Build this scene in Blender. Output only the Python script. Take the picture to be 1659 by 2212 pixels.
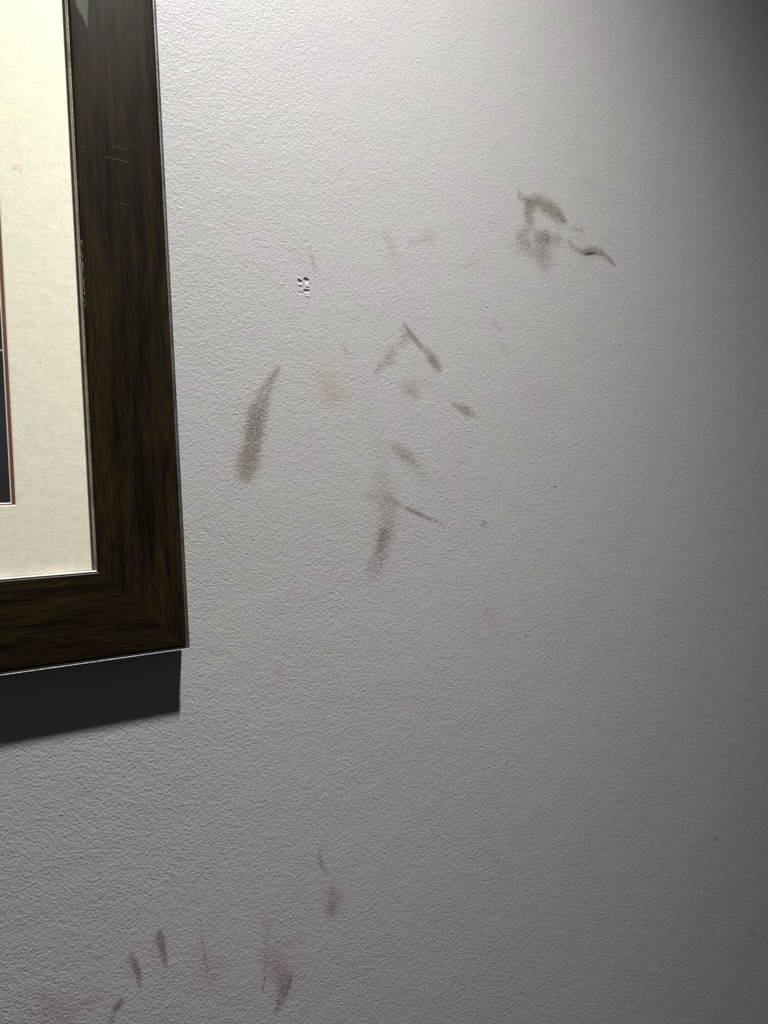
import bpy, math, random
import numpy as np
from mathutils import Matrix, Vector

# ------------------------------------------------------------------ reset
for o in list(bpy.data.objects):
    bpy.data.objects.remove(o, do_unlink=True)
SC = bpy.context.scene
COL = SC.collection

# ------------------------------------------------------------------ camera
# world: X right along the wall, Y into the wall, Z up. Metres.
# front outer lower corner of the picture frame is the origin, the wall face is Y = 0.015
YAW, PITCH, ROLL = 0.5621777, 0.000646, -0.0528537
FOC_PX = 1661.12
CAM = Vector((-0.142735, -0.450224, 0.074983))
fwd = Vector((math.sin(YAW)*math.cos(PITCH), math.cos(YAW)*math.cos(PITCH), math.sin(PITCH)))
rt0 = Vector((math.cos(YAW), -math.sin(YAW), 0))
up0 = rt0.cross(fwd)
rt = math.cos(ROLL)*rt0 + math.sin(ROLL)*up0
up = -math.sin(ROLL)*rt0 + math.cos(ROLL)*up0
cd = bpy.data.cameras.new('camera')
cd.sensor_fit = 'HORIZONTAL'
cd.sensor_width = 36.0
cd.lens = FOC_PX*36.0/1659.0
cd.clip_start = 0.01
cd.clip_end = 50
cam = bpy.data.objects.new('camera', cd)
COL.objects.link(cam)
cam.matrix_world = Matrix(((rt.x, up.x, -fwd.x, CAM.x), (rt.y, up.y, -fwd.y, CAM.y),
                           (rt.z, up.z, -fwd.z, CAM.z), (0, 0, 0, 1)))
SC.camera = cam

# ------------------------------------------------------------------ world, lamp, exposure
SC.view_settings.view_transform = 'Standard'
SC.view_settings.look = 'None'
SC.view_settings.gamma = 1.0
SC.view_settings.use_curve_mapping = False
SC.view_settings.exposure = 0.0
wd = bpy.data.worlds.new('room_ambience')
SC.world = wd
wd.use_nodes = True
bg = wd.node_tree.nodes['Background']
bg.inputs['Color'].default_value = (1.0, 0.88, 0.92, 1)
bg.inputs['Strength'].default_value = 0.042

LAMP = Vector((0.092, -0.350, 1.010))
LAMP_TILT = 0.11            # leans towards the wall
LAMP_W = 121.0
ld = bpy.data.lights.new('ceiling_spotlight', 'SPOT')
ld.energy = LAMP_W
ld.color = (1.0, 0.985, 0.955)
ld.shadow_soft_size = 0.028
ld.spot_size = math.radians(150)
ld.spot_blend = 0.3
ld.use_nodes = True        # the reflector's smooth fall-off away from its axis
lt = ld.node_tree
em = [n for n in lt.nodes if n.type == 'EMISSION'][0]
tc = lt.nodes.new('ShaderNodeTexCoord')
sx = lt.nodes.new('ShaderNodeSeparateXYZ')
lt.links.new(tc.outputs['Normal'], sx.inputs[0])
ab = lt.nodes.new('ShaderNodeMath'); ab.operation = 'ABSOLUTE'
lt.links.new(sx.outputs['Z'], ab.inputs[0])
pw = lt.nodes.new('ShaderNodeMath'); pw.operation = 'POWER'
lt.links.new(ab.outputs[0], pw.inputs[0]); pw.inputs[1].default_value = 5.0
lt.links.new(pw.outputs[0], em.inputs['Strength'])
lamp = bpy.data.objects.new('ceiling_spotlight', ld)
COL.objects.link(lamp)
lamp.location = LAMP
lamp.rotation_euler = (LAMP_TILT, 0, 0)

# ------------------------------------------------------------------ helpers
def tag(o, label=None, cat=None, group=None, kind=None):
    if label: o['label'] = label
    if cat: o['category'] = cat
    if group: o['group'] = group
    if kind: o['kind'] = kind
    return o

def mesh_obj(name, verts, faces, mat=None, parent=None, smooth=False):
    me = bpy.data.meshes.new(name)
    me.from_pydata([tuple(v) for v in verts], [], faces)
    me.update()
    if smooth:
        me.polygons.foreach_set('use_smooth', [True]*len(me.polygons))
    o = bpy.data.objects.new(name, me)
    COL.objects.link(o)
    if mat: me.materials.append(mat)
    if parent: o.parent = parent
    return o

class NT:
    """small node-tree writer"""
    def __init__(s, name):
        s.m = bpy.data.materials.new(name)
        s.m.use_nodes = True
        s.t = s.m.node_tree
        s.bsdf = s.t.nodes['Principled BSDF']
        s.out = s.t.nodes['Material Output']
    def n(s, typ, **kw):
        nd = s.t.nodes.new(typ)
        for k, v in kw.items(): setattr(nd, k, v)
        return nd
    def put(s, sock, v):
        if isinstance(v, bpy.types.NodeSocket): s.t.links.new(v, sock)
        elif v is not None: sock.default_value = v
    def math(s, op, a, b=None, c=None, clamp=False):
        nd = s.n('ShaderNodeMath', operation=op, use_clamp=clamp)
        s.put(nd.inputs[0], a)
        if b is not None: s.put(nd.inputs[1], b)
        if c is not None: s.put(nd.inputs[2], c)
        return nd.outputs[0]
    def vmath(s, op, a, b=None, out=0):
        nd = s.n('ShaderNodeVectorMath', operation=op)
        s.put(nd.inputs[0], a)
        if b is not None: s.put(nd.inputs[1], b)
        return nd.outputs[out]
    def mix(s, f, a, b, blend='MIX'):
        nd = s.n('ShaderNodeMix', data_type='RGBA', blend_type=blend)
        s.put(nd.inputs['Factor'], f); s.put(nd.inputs['A'], a); s.put(nd.inputs['B'], b)
        return nd.outputs['Result']
    def noise(s, vec, scale, detail=2, rough=.5, dist=0, color=False):
        nd = s.n('ShaderNodeTexNoise')
        s.put(nd.inputs['Vector'], vec)
        nd.inputs['Scale'].default_value = scale
        nd.inputs['Detail'].default_value = detail
        nd.inputs['Roughness'].default_value = rough
        nd.inputs['Distortion'].default_value = dist
        return nd.outputs['Color' if color else 'Fac']
    def ramp(s, v, lo, hi, a=0., b=1., mode='SMOOTHSTEP'):
        nd = s.n('ShaderNodeMapRange', interpolation_type=mode)
        s.put(nd.inputs[0], v); nd.inputs[1].default_value = lo; nd.inputs[2].default_value = hi
        nd.inputs[3].default_value = a; nd.inputs[4].default_value = b
        return nd.outputs[0]
    def pos(s):
        return s.n('ShaderNodeTexCoord').outputs['Object']
    def mapped(s, vec, scale=(1, 1, 1), loc=(0, 0, 0)):
        nd = s.n('ShaderNodeMapping')
        s.put(nd.inputs['Vector'], vec)
        nd.inputs['Scale'].default_value = scale
        nd.inputs['Location'].default_value = loc
        return nd.outputs[0]
    def bump(s, h, dist, strength=1.0, normal=None):
        nd = s.n('ShaderNodeBump')
        s.put(nd.inputs['Height'], h)
        nd.inputs['Distance'].default_value = dist
        nd.inputs['Strength'].default_value = strength
        if normal is not None: s.put(nd.inputs['Normal'], normal)
        return nd.outputs[0]
    def dot_mask(s, vec, p, r, soft=.4):
        """round mark of radius r around p (x, z), metres"""
        f = s.vmath('SUBTRACT', vec, (p[0], 0, p[1]))
        f = s.vmath('MULTIPLY', f, (1, 0, 1))
        d = s.vmath('LENGTH', f, out='Value')
        return s.ramp(d, r*(1-soft), r*(1+soft), 1, 0)
    def line_mask(s, vec, a, b, w):
        """fine straight mark from a to b (x, z)"""
        ax, az = a; bx_, bz = b
        L = math.hypot(bx_-ax, bz-az); ux, uz = (bx_-ax)/L, (bz-az)/L
        f = s.vmath('SUBTRACT', vec, (ax, 0, az))
        t = s.vmath('DOT_PRODUCT', f, (ux, 0, uz), out='Value')
        n_ = s.vmath('DOT_PRODUCT', f, (-uz, 0, ux), out='Value')
        tc_ = s.math('MINIMUM', s.math('MAXIMUM', t, 0.), L)
        dt = s.math('SUBTRACT', t, tc_)
        d = s.math('SQRT', s.math('ADD', s.math('MULTIPLY', dt, dt), s.math('MULTIPLY', n_, n_)))
        return s.ramp(d, w*.3, w, 1, 0)

def principled(name, col, rough=.5, metal=0., spec=.5):
    m = NT(name)
    m.bsdf.inputs['Base Color'].default_value = (*col, 1)
    m.bsdf.inputs['Roughness'].default_value = rough
    m.bsdf.inputs['Metallic'].default_value = metal
    m.bsdf.inputs['Specular IOR Level'].default_value = spec
    return m

# ================================================================== WALL
WALL_Y = 0.015
# scuffs and smears on the paint, in millimetres on the wall: (x, z, half width, strength)
# o = olive brown dirt, p = purplish grey dirt, y = tan stain, k = pinkish stain, f = dark fleck
SMEARS = [
    ('p', [(73.6, 173.6, 2.24, 0.55),(69.0, 167.8, 2.86, 0.51),(63.1, 156.9, 4.41, 0.55),(57.5, 144.6, 6.25, 0.65),(54.6, 132.5, 6.22, 0.65)]),
    ('o', [(57.1, 143.1, 5.0, 0.36),(54.6, 132.5, 5.91, 0.6),(51.8, 122.0, 6.19, 0.74),(48.9, 111.5, 6.78, 0.78),(46.7, 105.0, 6.14, 0.6)]),
    ('p', [(292.0, 327.7, 1.75, 0.25),(297.8, 323.4, 1.76, 0.36)]),
    ('p', [(295.3, 332.1, 1.54, 0.41),(299.6, 327.5, 2.2, 0.6),(304.5, 325.0, 2.22, 0.55)]),
    ('o', [(306.9, 323.5, 4.01, 0.74),(314.8, 326.0, 4.05, 0.83),(322.6, 325.4, 4.99, 0.78),(331.0, 324.1, 5.5, 0.74),(338.3, 321.8, 5.09, 0.69),(344.0, 318.0, 3.73, 0.74),(349.1, 313.3, 1.88, 0.6)]),
    ('p', [(340.3, 319.3, 1.86, 0.55),(344.5, 316.9, 1.87, 0.78),(348.1, 313.9, 1.17, 0.55)]),
    ('o', [(323.8, 319.8, 3.64, 0.36),(331.6, 317.9, 4.13, 0.41),(339.4, 313.7, 3.71, 0.46)]),
    ('o', [(309.3, 321.2, 5.36, 0.6),(305.8, 314.9, 5.33, 0.65),(307.8, 307.6, 4.9, 0.6),(303.2, 300.0, 3.99, 0.36)]),
    ('o', [(296.6, 292.6, 6.15, 0.51),(302.4, 289.2, 5.75, 0.46)]),
    ('p', [(283.1, 285.0, 3.89, 0.23),(292.9, 282.6, 5.25, 0.28),(302.9, 282.1, 5.76, 0.25)]),
    ('p', [(314.3, 297.1, 4.49, 0.51),(323.8, 298.1, 5.45, 0.6)]),
    ('o', [(327.4, 297.1, 4.57, 0.36),(338.8, 298.3, 4.17, 0.41),(333.0, 292.8, 3.68, 0.36)]),
    ('p', [(308.4, 286.6, 7.13, 0.25),(313.3, 283.5, 7.18, 0.31)]),
    ('p', [(321.7, 291.2, 7.71, 0.46),(322.7, 282.8, 8.17, 0.48),(321.1, 274.9, 7.7, 0.41)]),
    ('p', [(348.6, 313.2, 1.41, 0.31),(358.4, 310.7, 1.9, 0.36),(367.8, 308.9, 1.92, 0.41),(372.7, 306.5, 1.45, 0.25)]),
    ('p', [(350.8, 298.1, 1.88, 0.36),(354.9, 294.3, 2.83, 0.46),(361.4, 292.0, 2.86, 0.46),(367.0, 290.4, 2.4, 0.41)]),
    ('o', [(367.0, 291.2, 2.88, 0.65),(374.0, 292.5, 3.38, 0.78),(382.7, 293.7, 3.42, 0.74),(391.4, 293.3, 2.96, 0.65)]),
    ('p', [(391.4, 293.3, 2.47, 0.55),(398.3, 290.5, 2.49, 0.65),(403.4, 287.1, 2.5, 0.69),(407.5, 284.7, 1.51, 0.46)]),
    ('p', [(369.7, 289.5, 1.2, 0.74),(375.5, 290.7, 1.45, 1.0),(383.2, 292.2, 1.22, 0.65)]),
    ('p', [(374.1, 355.1, 5.8, 0.16),(387.3, 354.7, 6.38, 0.19)]),
    ('p', [(91.6, 254.9, 2.64, 0.14),(94.7, 249.1, 2.65, 0.16)]),
    ('p', [(101.4, 256.9, 1.34, 0.28),(103.5, 250.2, 1.68, 0.36),(104.9, 244.7, 2.02, 0.36),(104.0, 240.1, 1.34, 0.2)]),
    ('p', [(164.0, 277.3, 3.3, 0.25),(167.5, 270.4, 4.06, 0.28),(171.4, 262.5, 4.08, 0.28),(172.1, 254.1, 3.34, 0.14)]),
    ('p', [(187.3, 273.2, 3.42, 0.2),(195.0, 276.7, 3.84, 0.25),(205.5, 281.1, 3.89, 0.28),(205.0, 272.2, 3.5, 0.16)]),
    ('o', [(237.9, 261.7, 2.85, 0.23),(249.3, 267.1, 2.48, 0.2)]),
    ('p', [(176.3, 211.5, 1.49, 0.55),(180.6, 207.1, 1.88, 0.83),(186.0, 201.0, 2.27, 0.78),(189.9, 196.8, 1.9, 0.46)]),
    ('o', [(188.7, 197.8, 2.28, 0.46),(195.5, 193.1, 3.07, 0.55),(200.3, 187.8, 4.25, 0.78),(204.6, 181.8, 3.5, 0.65),(206.1, 178.4, 2.34, 0.25)]),
    ('p', [(173.3, 207.8, 1.86, 0.31),(178.6, 201.5, 3.0, 0.36),(175.0, 196.8, 3.36, 0.25)]),
    ('p', [(150.6, 176.1, 2.88, 0.41),(155.5, 180.4, 2.9, 0.38)]),
    ('o', [(157.2, 181.8, 3.27, 0.31),(162.2, 186.1, 4.76, 0.48),(164.9, 191.0, 4.04, 0.36)]),
    ('p', [(167.9, 192.9, 3.32, 0.2),(176.7, 203.7, 2.62, 0.2)]),
    ('p', [(173.1, 167.2, 3.35, 0.28),(182.6, 168.3, 4.15, 0.31),(195.3, 169.5, 3.07, 0.2)]),
    ('o', [(176.1, 162.9, 4.11, 0.36),(183.0, 160.8, 4.15, 0.38)]),
    ('o', [(217.7, 154.6, 1.98, 0.41),(223.3, 152.0, 2.39, 0.6),(229.5, 150.0, 3.22, 0.55)]),
    ('o', [(229.5, 150.0, 3.62, 0.36),(235.7, 147.6, 3.24, 0.41),(241.0, 144.9, 2.04, 0.2)]),
    ('y', [(107.5, 168.1, 8.78, 0.36),(111.5, 161.9, 8.84, 0.46),(117.1, 158.9, 7.54, 0.36),(112.5, 154.9, 7.49, 0.31)]),
    ('p', [(123.6, 193.1, 2.42, 0.28),(126.9, 186.9, 2.43, 0.25),(130.9, 179.6, 2.1, 0.14)]),
    ('p', [(262.1, 220.7, 2.94, 0.28),(268.5, 215.7, 2.12, 0.31)]),
    ('p', [(267.7, 204.5, 2.96, 0.2),(273.2, 199.0, 2.98, 0.25),(275.2, 192.8, 2.14, 0.14)]),
    ('o', [(158.3, 123.1, 3.28, 0.2),(165.2, 119.7, 4.41, 0.46),(172.2, 115.0, 4.83, 0.51),(179.7, 109.8, 4.13, 0.36)]),
    ('o', [(182.7, 105.0, 3.39, 0.14),(187.7, 98.1, 4.56, 0.21)]),
    ('p', [(142.8, 138.5, 4.27, 0.14),(146.8, 127.0, 5.01, 0.16),(149.8, 113.8, 5.4, 0.16)]),
    ('p', [(143.9, 156.7, 4.99, 0.1),(135.9, 149.8, 4.93, 0.1)]),
    ('o', [(149.8, 100.5, 7.19, 0.25),(151.0, 88.9, 7.93, 0.31),(152.6, 77.2, 8.67, 0.36),(153.2, 67.2, 7.95, 0.41),(151.1, 59.1, 6.49, 0.46)]),
    ('p', [(151.2, 60.7, 5.77, 0.31),(147.6, 52.7, 6.45, 0.46),(144.7, 44.6, 6.43, 0.41),(139.5, 35.2, 6.73, 0.36),(136.0, 27.3, 4.58, 0.16)]),
    ('o', [(149.6, 60.8, 2.52, 0.36),(145.9, 51.1, 2.86, 0.46),(142.8, 44.7, 2.49, 0.25)]),
    ('p', [(137.7, 87.0, 2.83, 0.31),(144.1, 84.8, 2.5, 0.25)]),
    ('o', [(154.3, 85.1, 2.53, 0.31),(161.3, 81.9, 1.83, 0.36)]),
    ('p', [(162.0, 81.5, 1.46, 0.41),(169.0, 77.5, 1.29, 0.55),(178.6, 73.4, 1.5, 0.78),(187.5, 69.6, 1.33, 0.6),(197.0, 65.6, 1.15, 0.51),(204.2, 62.5, 0.97, 0.25)]),
    ('p', [(242.3, 62.2, 2.45, 0.55),(243.7, 62.2, 2.05, 0.36)]),
    ('k', [(241.3, -7.7, 4.08, 0.31),(247.8, -15.7, 3.3, 0.25)]),
    ('p', [(248.3, 129.4, 1.03, 0.2),(255.2, 119.6, 1.04, 0.28)]),
    ('p', [(83.9, 134.4, 0.98, 0.2),(84.0, 118.9, 0.98, 0.2)]),
    ('p', [(96.4, 142.5, 0.83, 0.16),(94.9, 122.0, 0.83, 0.16)]),
    ('p', [(85.9, -148.3, 1.31, 0.2),(85.0, -152.1, 1.63, 0.41),(85.1, -156.4, 1.63, 0.48),(87.9, -161.6, 1.64, 0.36),(90.7, -167.1, 1.32, 0.2)]),
    ('p', [(86.1, -174.7, 1.63, 0.31),(87.6, -177.7, 1.64, 0.25)]),
    ('k', [(92.4, -175.1, 2.64, 0.55),(94.5, -180.5, 2.65, 0.55),(100.0, -184.7, 2.67, 0.46),(93.4, -187.9, 2.97, 0.55)]),
    ('p', [(91.0, -180.9, 2.63, 0.25),(92.4, -186.1, 3.96, 0.41),(91.4, -191.0, 4.28, 0.51),(93.0, -194.7, 2.97, 0.41),(97.4, -192.0, 2.99, 0.25)]),
    ('k', [(61.8, -26.5, 3.77, 0.31),(63.6, -28.9, 2.52, 0.25)]),
    ('k', [(-25.7, -170.8, 3.26, 0.31),(-24.9, -183.4, 3.81, 0.25)]),
    ('p', [(-23.3, -166.9, 1.36, 0.55),(-22.1, -172.0, 2.19, 0.87),(-21.6, -177.7, 1.92, 0.83),(-20.6, -184.9, 1.64, 0.69),(-19.8, -190.7, 1.1, 0.25)]),
    ('p', [(-40.1, -174.5, 1.06, 0.51),(-38.3, -180.0, 1.59, 0.83),(-36.7, -185.5, 1.6, 0.87),(-36.1, -190.3, 1.33, 0.65),(-35.9, -197.1, 1.07, 0.25)]),
    ('k', [(-41.5, -181.5, 3.17, 0.25),(-39.3, -174.2, 2.65, 0.25)]),
    ('p', [(-47.4, -199.8, 2.09, 0.78),(-49.6, -201.6, 2.08, 0.87),(-51.3, -204.1, 1.56, 0.41),(-52.9, -209.9, 1.29, 0.46)]),
    ('p', [(-40.9, -206.0, 0.79, 0.14),(-39.1, -212.1, 0.8, 0.25)]),
    ('p', [(1.8, -168.8, 0.57, 0.31),(2.4, -180.3, 0.57, 0.36),(3.3, -189.2, 0.57, 0.41),(3.9, -195.1, 0.57, 0.65),(4.7, -202.5, 0.57, 0.46)]),
    ('k', [(0.5, -182.5, 3.98, 0.2),(5.3, -201.3, 6.3, 0.36),(11.3, -200.6, 5.79, 0.31),(6.3, -210.2, 5.17, 0.31)]),
    ('k', [(44.7, -182.9, 3.67, 0.31),(46.1, -186.3, 2.45, 0.36)]),
    ('p', [(46.8, -186.0, 1.23, 0.25),(44.4, -194.7, 1.83, 0.28),(43.0, -203.1, 2.44, 0.25),(42.1, -213.2, 1.52, 0.41)]),
    ('p', [(42.2, -216.2, 0.91, 0.46),(41.3, -220.3, 0.91, 0.46),(40.1, -224.9, 0.76, 0.74)]),
    ('k', [(48.3, -205.0, 6.15, 0.41),(51.0, -214.9, 7.42, 0.51),(53.7, -224.9, 6.21, 0.55),(43.6, -203.3, 4.27, 0.31),(68.3, -202.8, 4.45, 0.25)]),
    ('p', [(52.5, -216.9, 5.58, 0.25),(55.0, -223.9, 4.98, 0.46),(56.1, -228.8, 4.05, 0.55),(53.8, -233.9, 3.72, 0.6),(49.5, -240.7, 2.47, 0.55)]),
    ('p', [(60.1, -222.1, 0.63, 0.51),(58.8, -226.8, 0.78, 0.6),(57.3, -230.7, 0.78, 0.55)]),
    ('p', [(65.7, -217.2, 5.69, 0.16),(66.9, -226.7, 5.07, 0.14)]),
    ('k', [(-84.0, -190.5, 6.11, 0.46),(-78.1, -191.6, 5.44, 0.46),(-88.2, -180.0, 2.42, 0.36),(-77.1, -197.1, 4.95, 0.46),(-59.0, -191.1, 2.56, 0.36)]),
    ('p', [(553.5, -362.9, 3.54, 0.36),(561.1, -365.9, 2.38, 0.36)]),
    ('f', [(81.1, -200.4, 0.32, 1.0),(79.6, -201.8, 0.26, 0.83)]),
    ('f', [(277.8, -29.0, 0.43, 1.0),(279.2, -31.0, 0.43, 1.0)]),
    ('f', [(506.1, -253.8, 0.51, 1.0),(508.0, -257.0, 0.51, 1.0)]),
    ('f', [(319.2, 89.1, 0.54, 0.91),(320.2, 88.3, 0.45, 0.91)]),
    ('f', [(369.7, 289.5, 0.72, 0.36),(376.7, 290.9, 1.07, 0.65),(383.2, 292.2, 0.73, 0.36)]),
    ('f', [(37.6, 401.7, 0.3, 0.74),(39.4, 401.7, 0.24, 0.74)]),]
# (x, z, half width, half height, depth) mm : gouges (depth > 0) and paint nibs (depth < 0)
DENTS = [(92.7, 233.5, 1.9, 1.7, .55), (97.9, 234.9, 2.0, 2.0, .72), (97.5, 227.7, 2.6, 1.2, .42),
         (93.0, 226.0, 2.2, 1.1, .18), (98.6, 231.2, 1.2, .7, -.45), (97.9, 224.3, 1.6, .6, -.3),
         (92.9, 231.3, 1.9, .5, -.3), (79.6, 230.4, .7, .5, -.35),
         (232.6, 122.3, .55, .6, -.5), (256.3, 233.0, .9, .5, -.4), (559.6, -400.0, .8, 1.0, -.6),
         (348.0, -275.8, .6, .6, -.5), (464.2, 81.7, .7, .6, -.4),
         (113.2, 51.7, 2.5, .5, -.12), (120, 53.5, 3, .5, -.12), (127, 55.5, 3, .5, -.12), (134, 58.4, 2.5, .5, -.12)]

def axis(lo, hi, step, fine, outer):
    a = list(np.arange(lo, hi+1e-9, step))
    for c, r, st in fine: a += list(np.arange(c-r, c+r+1e-9, st))
    a += outer
    a = np.unique(np.round(np.array(a), 3))
    keep = [a[0]]
    for v in a[1:]:
        if v-keep[-1] > .12: keep.append(v)
    return np.array(keep)

FX = [(95.5, 5.5, .2), (79.6, 1.2, .25), (232.6, 1.2, .2), (256.3, 1.5, .25), (559.6, 1.6, .25), (348, 1.2, .25), (464.2, 1.2, .25)]
FZ = [(230, 6.5, .2), (122.3, 1.2, .2), (-400, 1.8, .25), (-275.8, 1.2, .25), (81.7, 1.2, .25)]
for k, pts in SMEARS:
    if k == 'f':
        for (x, z, w, s_) in pts:
            FX.append((x, 1.2, .3)); FZ.append((z, 1.4, .3))
ax_x = axis(-90, 430, .8, FX, list(np.arange(433, 720, 6.)) + [800, 1000, 1300, 1700] + [-1400, -1000, -700, -400, -250, -160, -110])
ax_z = axis(-190, 300, .8, FZ, list(np.arange(-470, -190, 1.6)) + list(np.arange(300, 640, 5.)) + [700, 850, 1050, 1300, 1600] + [-1250, -1000, -800, -600, -500])
NX, NZ = len(ax_x), len(ax_z)
GX, GZ = np.meshgrid(ax_x, ax_z)

dirt = np.zeros((NZ, NX, 4))
CH = {'o': 0, 'p': 1, 'y': 2, 'k': 3}
fleck = np.zeros((NZ, NX))
for k, pts in SMEARS:
    acc = np.zeros((NZ, NX))
    segs = list(zip(pts[:-1], pts[1:])) if len(pts) > 1 else [(pts[0], pts[0])]
    for (x0, z0, w0, s0), (x1, z1, w1, s1) in segs:
        m = max(w0, w1)*2.6 + .5
        i0, i1 = np.searchsorted(ax_x, [min(x0, x1)-m, max(x0, x1)+m])
        j0, j1 = np.searchsorted(ax_z, [min(z0, z1)-m, max(z0, z1)+m])
        X, Z = GX[j0:j1, i0:i1], GZ[j0:j1, i0:i1]
        dx, dz = x1-x0, z1-z0
        L2 = dx*dx+dz*dz+1e-9
        t = np.clip(((X-x0)*dx+(Z-z0)*dz)/L2, 0, 1)
        d = np.hypot(X-x0-t*dx, Z-z0-t*dz)
        w = w0+(w1-w0)*t; s_ = s0+(s1-s0)*t
        v = s_*np.exp(-np.power(d/(w*1.2), 2.8)*.9) if k in 'op' else s_*np.exp(-np.power(d/w, 2.0)*.8)
        if k == 'f': v = s_*np.clip((w*1.2-d)/.35, 0, 1)
        acc[j0:j1, i0:i1] = np.maximum(acc[j0:j1, i0:i1], v)
    if k == 'f': fleck = np.maximum(fleck, acc)
    else:
        c = CH[k]
        dirt[:, :, c] = 1-(1-dirt[:, :, c])*(1-np.clip(acc, 0, 1))

GY = np.full((NZ, NX), WALL_Y*1000)
rng = np.random.default_rng(4)
for (x, z, rx, rz, dep) in DENTS:
    wob = 1+.12*np.sin(3*np.arctan2(GZ-z, GX-x)+x)
    r = np.hypot((GX-x)/rx, (GZ-z)/rz)*wob
    if dep > 0:
        GY += dep*np.sqrt(np.clip(1-r*r, 0, 1))
        GY -= min(.12, dep*.3)*np.exp(-((r-1.2)/.16)**2)
    else:
        GY += dep*np.exp(-r**2*1.3)

verts = np.stack([GX, GY, GZ], -1).reshape(-1, 3)*1e-3
idx = np.arange(NX*NZ).reshape(NZ, NX)
quads = np.stack([idx[:-1, :-1], idx[:-1, 1:], idx[1:, 1:], idx[1:, :-1]], -1).reshape(-1, 4)
me = bpy.data.meshes.new('wall_back')
me.vertices.add(len(verts)); me.vertices.foreach_set('co', verts.ravel().astype(np.float32))
me.loops.add(quads.size); me.loops.foreach_set('vertex_index', quads.ravel().astype(np.int32))
me.polygons.add(len(quads))
me.polygons.foreach_set('loop_start', np.arange(0, quads.size, 4, dtype=np.int32))
me.polygons.foreach_set('use_smooth', np.ones(len(quads), dtype=bool))
me.update(calc_edges=True)
at = me.attributes.new('dirt', 'FLOAT_COLOR', 'POINT')
at.data.foreach_set('color', dirt.reshape(-1, 4).ravel().astype(np.float32))
at2 = me.attributes.new('fleck', 'FLOAT', 'POINT')
at2.data.foreach_set('value', fleck.ravel().astype(np.float32))
wall = bpy.data.objects.new('wall_back', me)
COL.objects.link(wall)
tag(wall, 'grey-white painted wall with orange-peel texture, dark scuff smears and small gouges', 'wall', kind='structure')

w = NT('wall_paint')
P = w.pos()
# roller stipple
warp = w.vmath('ADD', P, w.vmath('MULTIPLY', w.vmath('SUBTRACT', w.noise(P, 260, 1, color=True), (.5, .5, .5)), (.0012, .0012, .0012)))
n1 = w.noise(warp, 900, 1.2, .45)
n2 = w.noise(P, 380, 1.5, .5)
n3 = w.noise(P, 55, 2, .5)
patch = w.ramp(w.noise(P, 16, 2, .5), .35, .65, .85, 1.08)
h = w.math('ADD', w.math('MULTIPLY', w.math('MULTIPLY', n1, patch), 1.0), w.math('MULTIPLY', n2, .55))
h = w.math('ADD', h, w.math('MULTIPLY', n3, .8))
bmp = w.bump(h, .00036, 1.0)
w.put(w.bsdf.inputs['Normal'], bmp)
da = w.n('ShaderNodeAttribute', attribute_name='dirt')
sp = w.n('ShaderNodeSeparateColor'); w.put(sp.inputs[0], da.outputs['Color'])
fa = w.n('ShaderNodeAttribute', attribute_name='fleck')
# dirt lies in speckles between the stipple
g = w.noise(warp, 1250, 1.5, .5)
thr = w.ramp(g, .30, .70, -.06, 1.05, 'LINEAR')
def speckle(a, soft=.20, solid=.62):
    hard = w.ramp(w.math('SUBTRACT', a, thr), -.20, .20)
    return w.math('ADD', w.math('MULTIPLY', a, soft), w.math('MULTIPLY', hard, w.math('MULTIPLY', w.math('MINIMUM', w.math('MULTIPLY', a, 3.), 1.), solid)), clamp=True)
base = w.mix(w.ramp(w.noise(P, 22, 2, .5), .35, .7), (.372, .363, .357, 1), (.371, .357, .360, 1))
fo = speckle(sp.outputs[0], .36, .50)
fp = speckle(sp.outputs[1], .26, .54)
c = w.mix(w.math('MULTIPLY', sp.outputs[2], .95), base, (.30, .255, .165, 1))
c = w.mix(speckle(da.outputs['Alpha'], .55, .35), c, (.27, .19, .195, 1))
c = w.mix(fp, c, (.120, .092, .088, 1))
c = w.mix(fo, c, (.130, .110, .075, 1))
c = w.mix(fa.outputs['Fac'], c, (.02, .018, .015, 1))
w.put(w.bsdf.inputs['Base Color'], c)
w.bsdf.inputs['Roughness'].default_value = .46
w.bsdf.inputs['Specular IOR Level'].default_value = .30
me.materials.append(w.m)

# ================================================================== PICTURE FRAME
MW = .0500                 # width of the moulding face
FW, FH = .560, .640        # outer size of the frame
frame = bpy.data.objects.new('picture_frame', None)
frame.empty_display_size = .05
COL.objects.link(frame)
frame.location = (-FW/2, WALL_Y, 0)
tag(frame, 'dark walnut picture frame with cream mat and thin silver edges hung on the wall', 'picture frame')
OFF = Vector((FW/2, -WALL_Y, 0))     # world -> frame local

def ring_profile(name, prof, mat, smooth=False, parent=frame, sides=(0, 1, 2, 3), names=None):
    """prof: list of (inset from outer edge, Y). Swept round the rectangle with mitred corners; each side a mesh
    when names is given, otherwise one ring."""
    corners = [(0, 0, -1, 1), (-FW, 0, 1, 1), (-FW, FH, 1, -1), (0, FH, -1, -1)]   # x, z, inward dirs
    objs = []
    V, F = [], []
    for k in sides:
        v, f = [], []
        for (cx, cz, ix, iz) in (corners[k], corners[(k+1) % 4]):
            for (s_, y) in prof:
                v.append(Vector((cx+ix*s_, y, cz+iz*s_))+OFF)
        n = len(prof)
        for i in range(n-1):
            f.append((i, i+1, n+i+1, n+i))
        if names:
            o = mesh_obj(names, v, f, mat, parent, smooth)
            objs.append(o)
        else:
            b = len(V); V += v; F += [tuple(a+b for a in q_) for q_ in f]
    if not names:
        objs = [mesh_obj(name, V, F, mat, parent, smooth)]
    return objs

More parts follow.
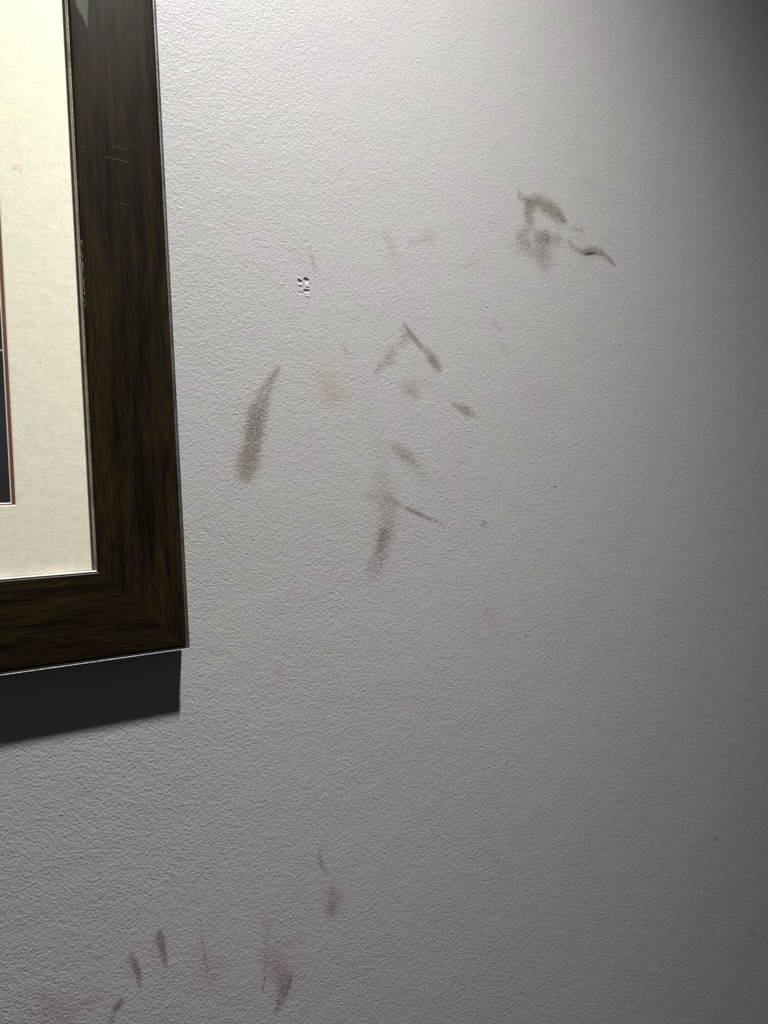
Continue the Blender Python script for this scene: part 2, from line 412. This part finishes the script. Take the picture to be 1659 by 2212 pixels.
def wood_material(name, along_z, marks=False):
    m = NT(name)
    P = m.pos()
    if along_z: st = m.mapped(P, (1, 1, .05)); fine = m.mapped(P, (1, 1, .045)); pore = m.mapped(P, (1, 1, .05)); band = m.mapped(P, (1, 1, .12), (.03, 0, .01))
    else: st = m.mapped(P, (.05, 1, 1)); fine = m.mapped(P, (.045, 1, 1)); pore = m.mapped(P, (.05, 1, 1)); band = m.mapped(P, (.12, 1, 1))
    a = m.noise(st, 420, 3, .6, .4)
    b = m.noise(fine, 1500, 3, .65, .5)
    cgrain = m.noise(band, 95, 3, .55, .6)
    big = m.ramp(cgrain, .38, .66)
    col = m.mix(m.ramp(a, .35, .65), (.0030, .0019, .0010, 1), (.0140, .0088, .0034, 1))
    col = m.mix(m.math('MULTIPLY', big, .7), col, (.026, .0175, .0055, 1))
    col = m.mix(m.math('MULTIPLY', m.ramp(m.noise(band, 60, 2, .5), .5, .7), .35), col, (.020, .0085, .005, 1))
    pr = m.noise(pore, 900, 2, .7)
    col = m.mix(m.ramp(b, .51, .42, 0, .75), col, (.0022, .0016, .001, 1))
    col = m.mix(m.ramp(pr, .64, .74, 0, .8), col, (.0035, .0028, .002, 1))
    if marks:
        O = OFF
        def q(x, z): return (x*1e-3+O.x, z*1e-3)
        sc = [((-30.7, 292.9), (-22.1, 292.9), .12, .35), ((-34.1, 286.0), (-21.6, 285.4), .13, .5),
              ((-20.1, 296.4), (-16.3, 296.2), .1, .25), ((-27.7, 260.6), (-21.6, 260.6), .12, .35),
              ((-29.9, 258.3), (-22.0, 258.0), .1, .12), ((-47.2, 289.9), (-45.6, 289.5), .12, .3),
              ((-38.4, 320.4), (-36.4, 320.2), .12, .25), ((-45.0, 366.5), (-43.5, 366.0), .2, .3)]
        for a_, b_, w_, st_ in sc:
            col = m.mix(m.math('MULTIPLY', m.line_mask(P, q(*a_), q(*b_), w_*1e-3), st_), col, (.30, .27, .18, 1))
        # chipped wrap along the inner arris
        for (za, zb, wd_) in ((233, 236.5, .2), (226, 231, .18), (206, 225, .22), (196, 204, .14)):
            l = m.line_mask(P, q(-49.45, za), q(-49.6, zb), wd_*1e-3)
            l = m.math('MULTIPLY', l, m.ramp(m.noise(P, 900, 2, .6), .42, .55))
            col = m.mix(l, col, (.62, .50, .33, 1))
        # V-shaped patch of paler grey-green high on the upright
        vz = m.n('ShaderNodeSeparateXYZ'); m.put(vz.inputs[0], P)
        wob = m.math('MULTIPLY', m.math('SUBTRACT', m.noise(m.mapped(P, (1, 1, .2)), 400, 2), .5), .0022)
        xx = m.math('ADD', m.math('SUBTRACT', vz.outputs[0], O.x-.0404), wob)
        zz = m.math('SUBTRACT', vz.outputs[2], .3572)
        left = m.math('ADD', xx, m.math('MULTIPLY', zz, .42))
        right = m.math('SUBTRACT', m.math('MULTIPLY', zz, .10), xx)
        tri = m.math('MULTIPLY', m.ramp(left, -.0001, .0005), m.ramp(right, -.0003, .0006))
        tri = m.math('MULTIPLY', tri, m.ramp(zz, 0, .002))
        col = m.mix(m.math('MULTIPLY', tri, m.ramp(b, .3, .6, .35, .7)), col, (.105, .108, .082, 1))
    m.put(m.bsdf.inputs['Base Color'], col)
    m.put(m.bsdf.inputs['Roughness'], m.ramp(b, .3, .7, .38, .30))
    m.bsdf.inputs['Specular IOR Level'].default_value = .16
    m.put(m.bsdf.inputs['Normal'], m.bump(m.math('ADD', m.math('MULTIPLY', b, .6), m.math('MULTIPLY', pr, -.3)), .00008, .6))
    return m.m

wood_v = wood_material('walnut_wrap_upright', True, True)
wood_h = wood_material('walnut_wrap_rail', False)
# moulding face: a very slightly crowned board, its arrises eased
wp = [(.0023, .0014), (.0023, .0005), (.0026, .0001)]
for i in range(9):
    t = i/8; wp.append((.0032+t*(MW-.0032-.0012), -.0005*math.sin(math.pi*t)))
wp += [(MW-.0006, .0002), (MW-.0002, .0007), (MW, .0013)]
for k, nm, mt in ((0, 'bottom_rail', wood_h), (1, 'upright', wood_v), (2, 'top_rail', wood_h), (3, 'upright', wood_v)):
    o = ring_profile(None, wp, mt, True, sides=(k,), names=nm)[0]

# body behind the face, reaching the wall
backm = principled('frame_back_wood', (.012, .010, .008), .6)
ring_profile('frame_body', [(.0004, .0022), (.0004, WALL_Y-.0002), (MW+.004, WALL_Y-.0002), (MW+.004, .0080)], backm.m)

def metal(name, col, rough):
    m = principled(name, col, rough, .85)
    P = m.pos()
    n = m.noise(P, 700, 3, .6)
    wear = m.ramp(m.noise(P, 60, 3, .6), .5, .72)
    m.put(m.bsdf.inputs['Roughness'], m.ramp(n, .3, .7, rough*.8, rough*1.3))
    m.put(m.bsdf.inputs['Base Color'], m.mix(wear, (*col, 1), (*[v*.6 for v in col], 1)))
    return m.m
silver = metal('silver_foil', (.165, .170, .172), .50)
silver_lip = metal('silver_lip_foil', (.62, .60, .54), .24)
brass = metal('dull_gold_foil', (.72, .66, .50), .30)
dark = principled('dark_lip', (.020, .017, .013), .35)
# outer trim: step, then rounded bead turning to the side of the frame
op = [(.0022, .0015), (.0022, .0006), (.0020, .0004), (.0011, .0005), (.0010, .0010), (.00095, .0010), (.0005, .0005),
      (.00035, .0004), (.0002, .0005), (.00005, .0008), (0, .0012), (0, .0030), (.0004, .0032)]
ring_profile('outer_trim', op, silver)[0]['label'] = 'thin silver outer edge trim'
# inner lip: gold bead then the dark slope down to the mat
ring_profile('inner_trim', [(MW+.0001, .0016), (MW+.0001, .0010), (MW+.0003, .0007), (MW+.0005, .0007), (MW+.0011, .0013)], brass)[0]['label'] = 'thin metallic inner bead'
ring_profile('lip', [(MW+.0011, .0013), (MW+.0012, .0018), (MW+.0014, .0044)], silver_lip)

# glass pane resting under the lip
gm = NT('picture_glass')
gl = gm.n('ShaderNodeBsdfGlossy'); gl.inputs['Roughness'].default_value = .02
tr = gm.n('ShaderNodeBsdfTransparent'); tr.inputs['Color'].default_value = (.985, .99, .985, 1)
fr = gm.n('ShaderNodeFresnel'); fr.inputs['IOR'].default_value = 1.35
mx = gm.n('ShaderNodeMixShader')
geo = gm.n('ShaderNodeNewGeometry')
fac = gm.math('MULTIPLY', fr.outputs[0], gm.math('SUBTRACT', 1., geo.outputs['Backfacing']))   # only the outer face of each pane surface reflects
gm.t.links.new(fac, mx.inputs[0]); gm.t.links.new(tr.outputs[0], mx.inputs[1]); gm.t.links.new(gl.outputs[0], mx.inputs[2])
gm.t.links.new(mx.outputs[0], gm.out.inputs['Surface'])
def box(name, x0, x1, y0, y1, z0, z1, mat, parent=frame):
    v = [Vector(c)+OFF for c in ((x0, y0, z0), (x1, y0, z0), (x1, y1, z0), (x0, y1, z0), (x0, y0, z1), (x1, y0, z1), (x1, y1, z1), (x0, y1, z1))]
    return mesh_obj(name, v, [(0, 3, 2, 1), (4, 5, 6, 7), (0, 1, 5, 4), (1, 2, 6, 5), (2, 3, 7, 6), (3, 0, 4, 7)], mat, parent)
box('glass_pane', -FW+MW+.0014, -MW-.0014, .0034, .0043, MW+.0014, FH-MW-.0014, gm.m)

# mats: the window size is given by its right and lower edges
def mat_board(name, outer, wx, wz, y0, th, mats, parent=frame):
    """board with a bevelled window; wx, wz: inset of the window from the frame's outer edge"""
    oi = outer
    def rect(ix, iz, y): return [Vector((-ix, y, iz))+OFF, Vector((-FW+ix, y, iz))+OFF, Vector((-FW+ix, y, FH-iz))+OFF, Vector((-ix, y, FH-iz))+OFF]
    v = rect(oi, oi, y0)+rect(wx, wz, y0)
    f = [(k, (k+1) % 4, 4+(k+1) % 4, 4+k) for k in range(4)]
    o = mesh_obj(name, v, f, mats[0], parent)
    v = rect(wx, wz, y0)+rect(wx+th, wz+th, y0+th*.5)
    b = mesh_obj('bevel', v, f, mats[1], o)
    b['label'] = 'cream bevelled window edge'
    return o
mm = NT('cream_mat_paper')
P = mm.pos()
fib = mm.noise(mm.mapped(P, (.6, 1, 1)), 700, 3, .65)
cl = mm.noise(mm.mapped(P, (.8, 1, 1)), 230, 3, .6)
c = mm.mix(mm.ramp(fib, .3, .7), (.790, .745, .615, 1), (.885, .842, .705, 1))
c = mm.mix(mm.ramp(cl, .35, .7, 0, .45), c, (.730, .700, .585, 1))
for (x, z, r, s_, col) in ((-79.6, 273.0, 1.9, .55, (.60, .45, .24, 1)), (-81.8, 272.0, 1.0, .4, (.60, .45, .26, 1)), (-78.6, 271.3, 1.2, .4, (.5, .42, .22, 1)),
        (-77.4, 247.3, .35, .5, (.3, .27, .2, 1)), (-73.8, 167.1, .35, .75, (.2, .18, .12, 1)), (-59, 143.9, .55, .5, (.35, .32, .24, 1)),
        (-54.9, 141.4, .5, .5, (.35, .32, .24, 1)), (-78, 110.2, .35, .7, (.25, .22, .15, 1)), (-74.3, 104.1, .3, .6, (.25, .22, .15, 1)),
        (-77.4, 122.1, .3, .6, (.25, .22, .15, 1)), (-55, 124, .28, .7, (.25, .2, .15, 1)), (-65, 61, .3, .6, (.3, .25, .18, 1)),
        (-62, 180, .3, .5, (.3, .25, .18, 1)), (-70, 68, .25, .5, (.3, .25, .18, 1)), (-80, 82, .25, .6, (.3, .25, .18, 1))):
    k = mm.dot_mask(P, (x*1e-3+OFF.x, z*1e-3), r*1e-3, .6)
    if r > .9: k = mm.math('MULTIPLY', k, mm.ramp(mm.noise(P, 800, 2, .6), .35, .6))
    c = mm.mix(mm.math('MULTIPLY', k, s_), c, col)
mm.put(mm.bsdf.inputs['Base Color'], c)
mm.bsdf.inputs['Roughness'].default_value = .8
mm.bsdf.inputs['Specular IOR Level'].default_value = .1
mm.put(mm.bsdf.inputs['Normal'], mm.bump(mm.math('ADD', fib, cl), .00010, .7))
core = principled('mat_core', (.93, .89, .78), .8, 0, .1)
bm = NT('russet_mat_paper')
P = bm.pos()
bm.put(bm.bsdf.inputs['Base Color'], bm.mix(bm.noise(P, 500, 3, .6), (.150, .048, .014, 1), (.120, .043, .010, 1)))
bm.bsdf.inputs['Roughness'].default_value = .75
mat_board('mat_board', MW+.0006, .0890, .0890, .0046, .0006, (mm.m, core.m))['label'] = 'cream flecked paper mat'
mat_board('inner_mat', .0800, .0889+.0006+.0018, .0889+.0006+.0008, 0.0050, .0006, (bm.m, core.m))['label'] = 'thin russet inner mat'

# the print: charcoal to slate, brown above, with a pale dash at the edge
pm = NT('print_surface')
P = pm.pos()
sx_ = pm.n('ShaderNodeSeparateXYZ'); pm.put(sx_.inputs[0], P)
z = sx_.outputs[2]
weave = pm.noise(pm.mapped(P, (.5, 1, 1)), 2600, 1, .5)
zn = pm.math('ADD', z, pm.math('MULTIPLY', pm.math('SUBTRACT', pm.noise(P, 60, 2), .5), .012))
c = pm.mix(pm.ramp(zn, .088, .125), (.020, .020, .023, 1), (.023, .026, .038, 1))
c = pm.mix(pm.ramp(zn, .130, .165), c, (.020, .020, .021, 1))
c = pm.mix(pm.ramp(zn, .173, .178), c, (.028, .020, .015, 1))
c = pm.mix(pm.ramp(zn, .200, .300), c, (.060, .055, .040, 1))
c = pm.mix(pm.ramp(weave, .45, .75, 0, .5), c, (.050, .046, .050, 1))
dsh = pm.line_mask(P, (OFF.x-.100, .1727), (OFF.x-.0922, .1727), .0006)
c = pm.mix(pm.math('MULTIPLY', dsh, .9), c, (.50, .53, .48, 1))
pm.put(pm.bsdf.inputs['Base Color'], c)
pm.bsdf.inputs['Roughness'].default_value = .8
pm.bsdf.inputs['Specular IOR Level'].default_value = .1
box('print', -FW+.085, -.085, .0054, .0060, .085, FH-.085, pm.m)
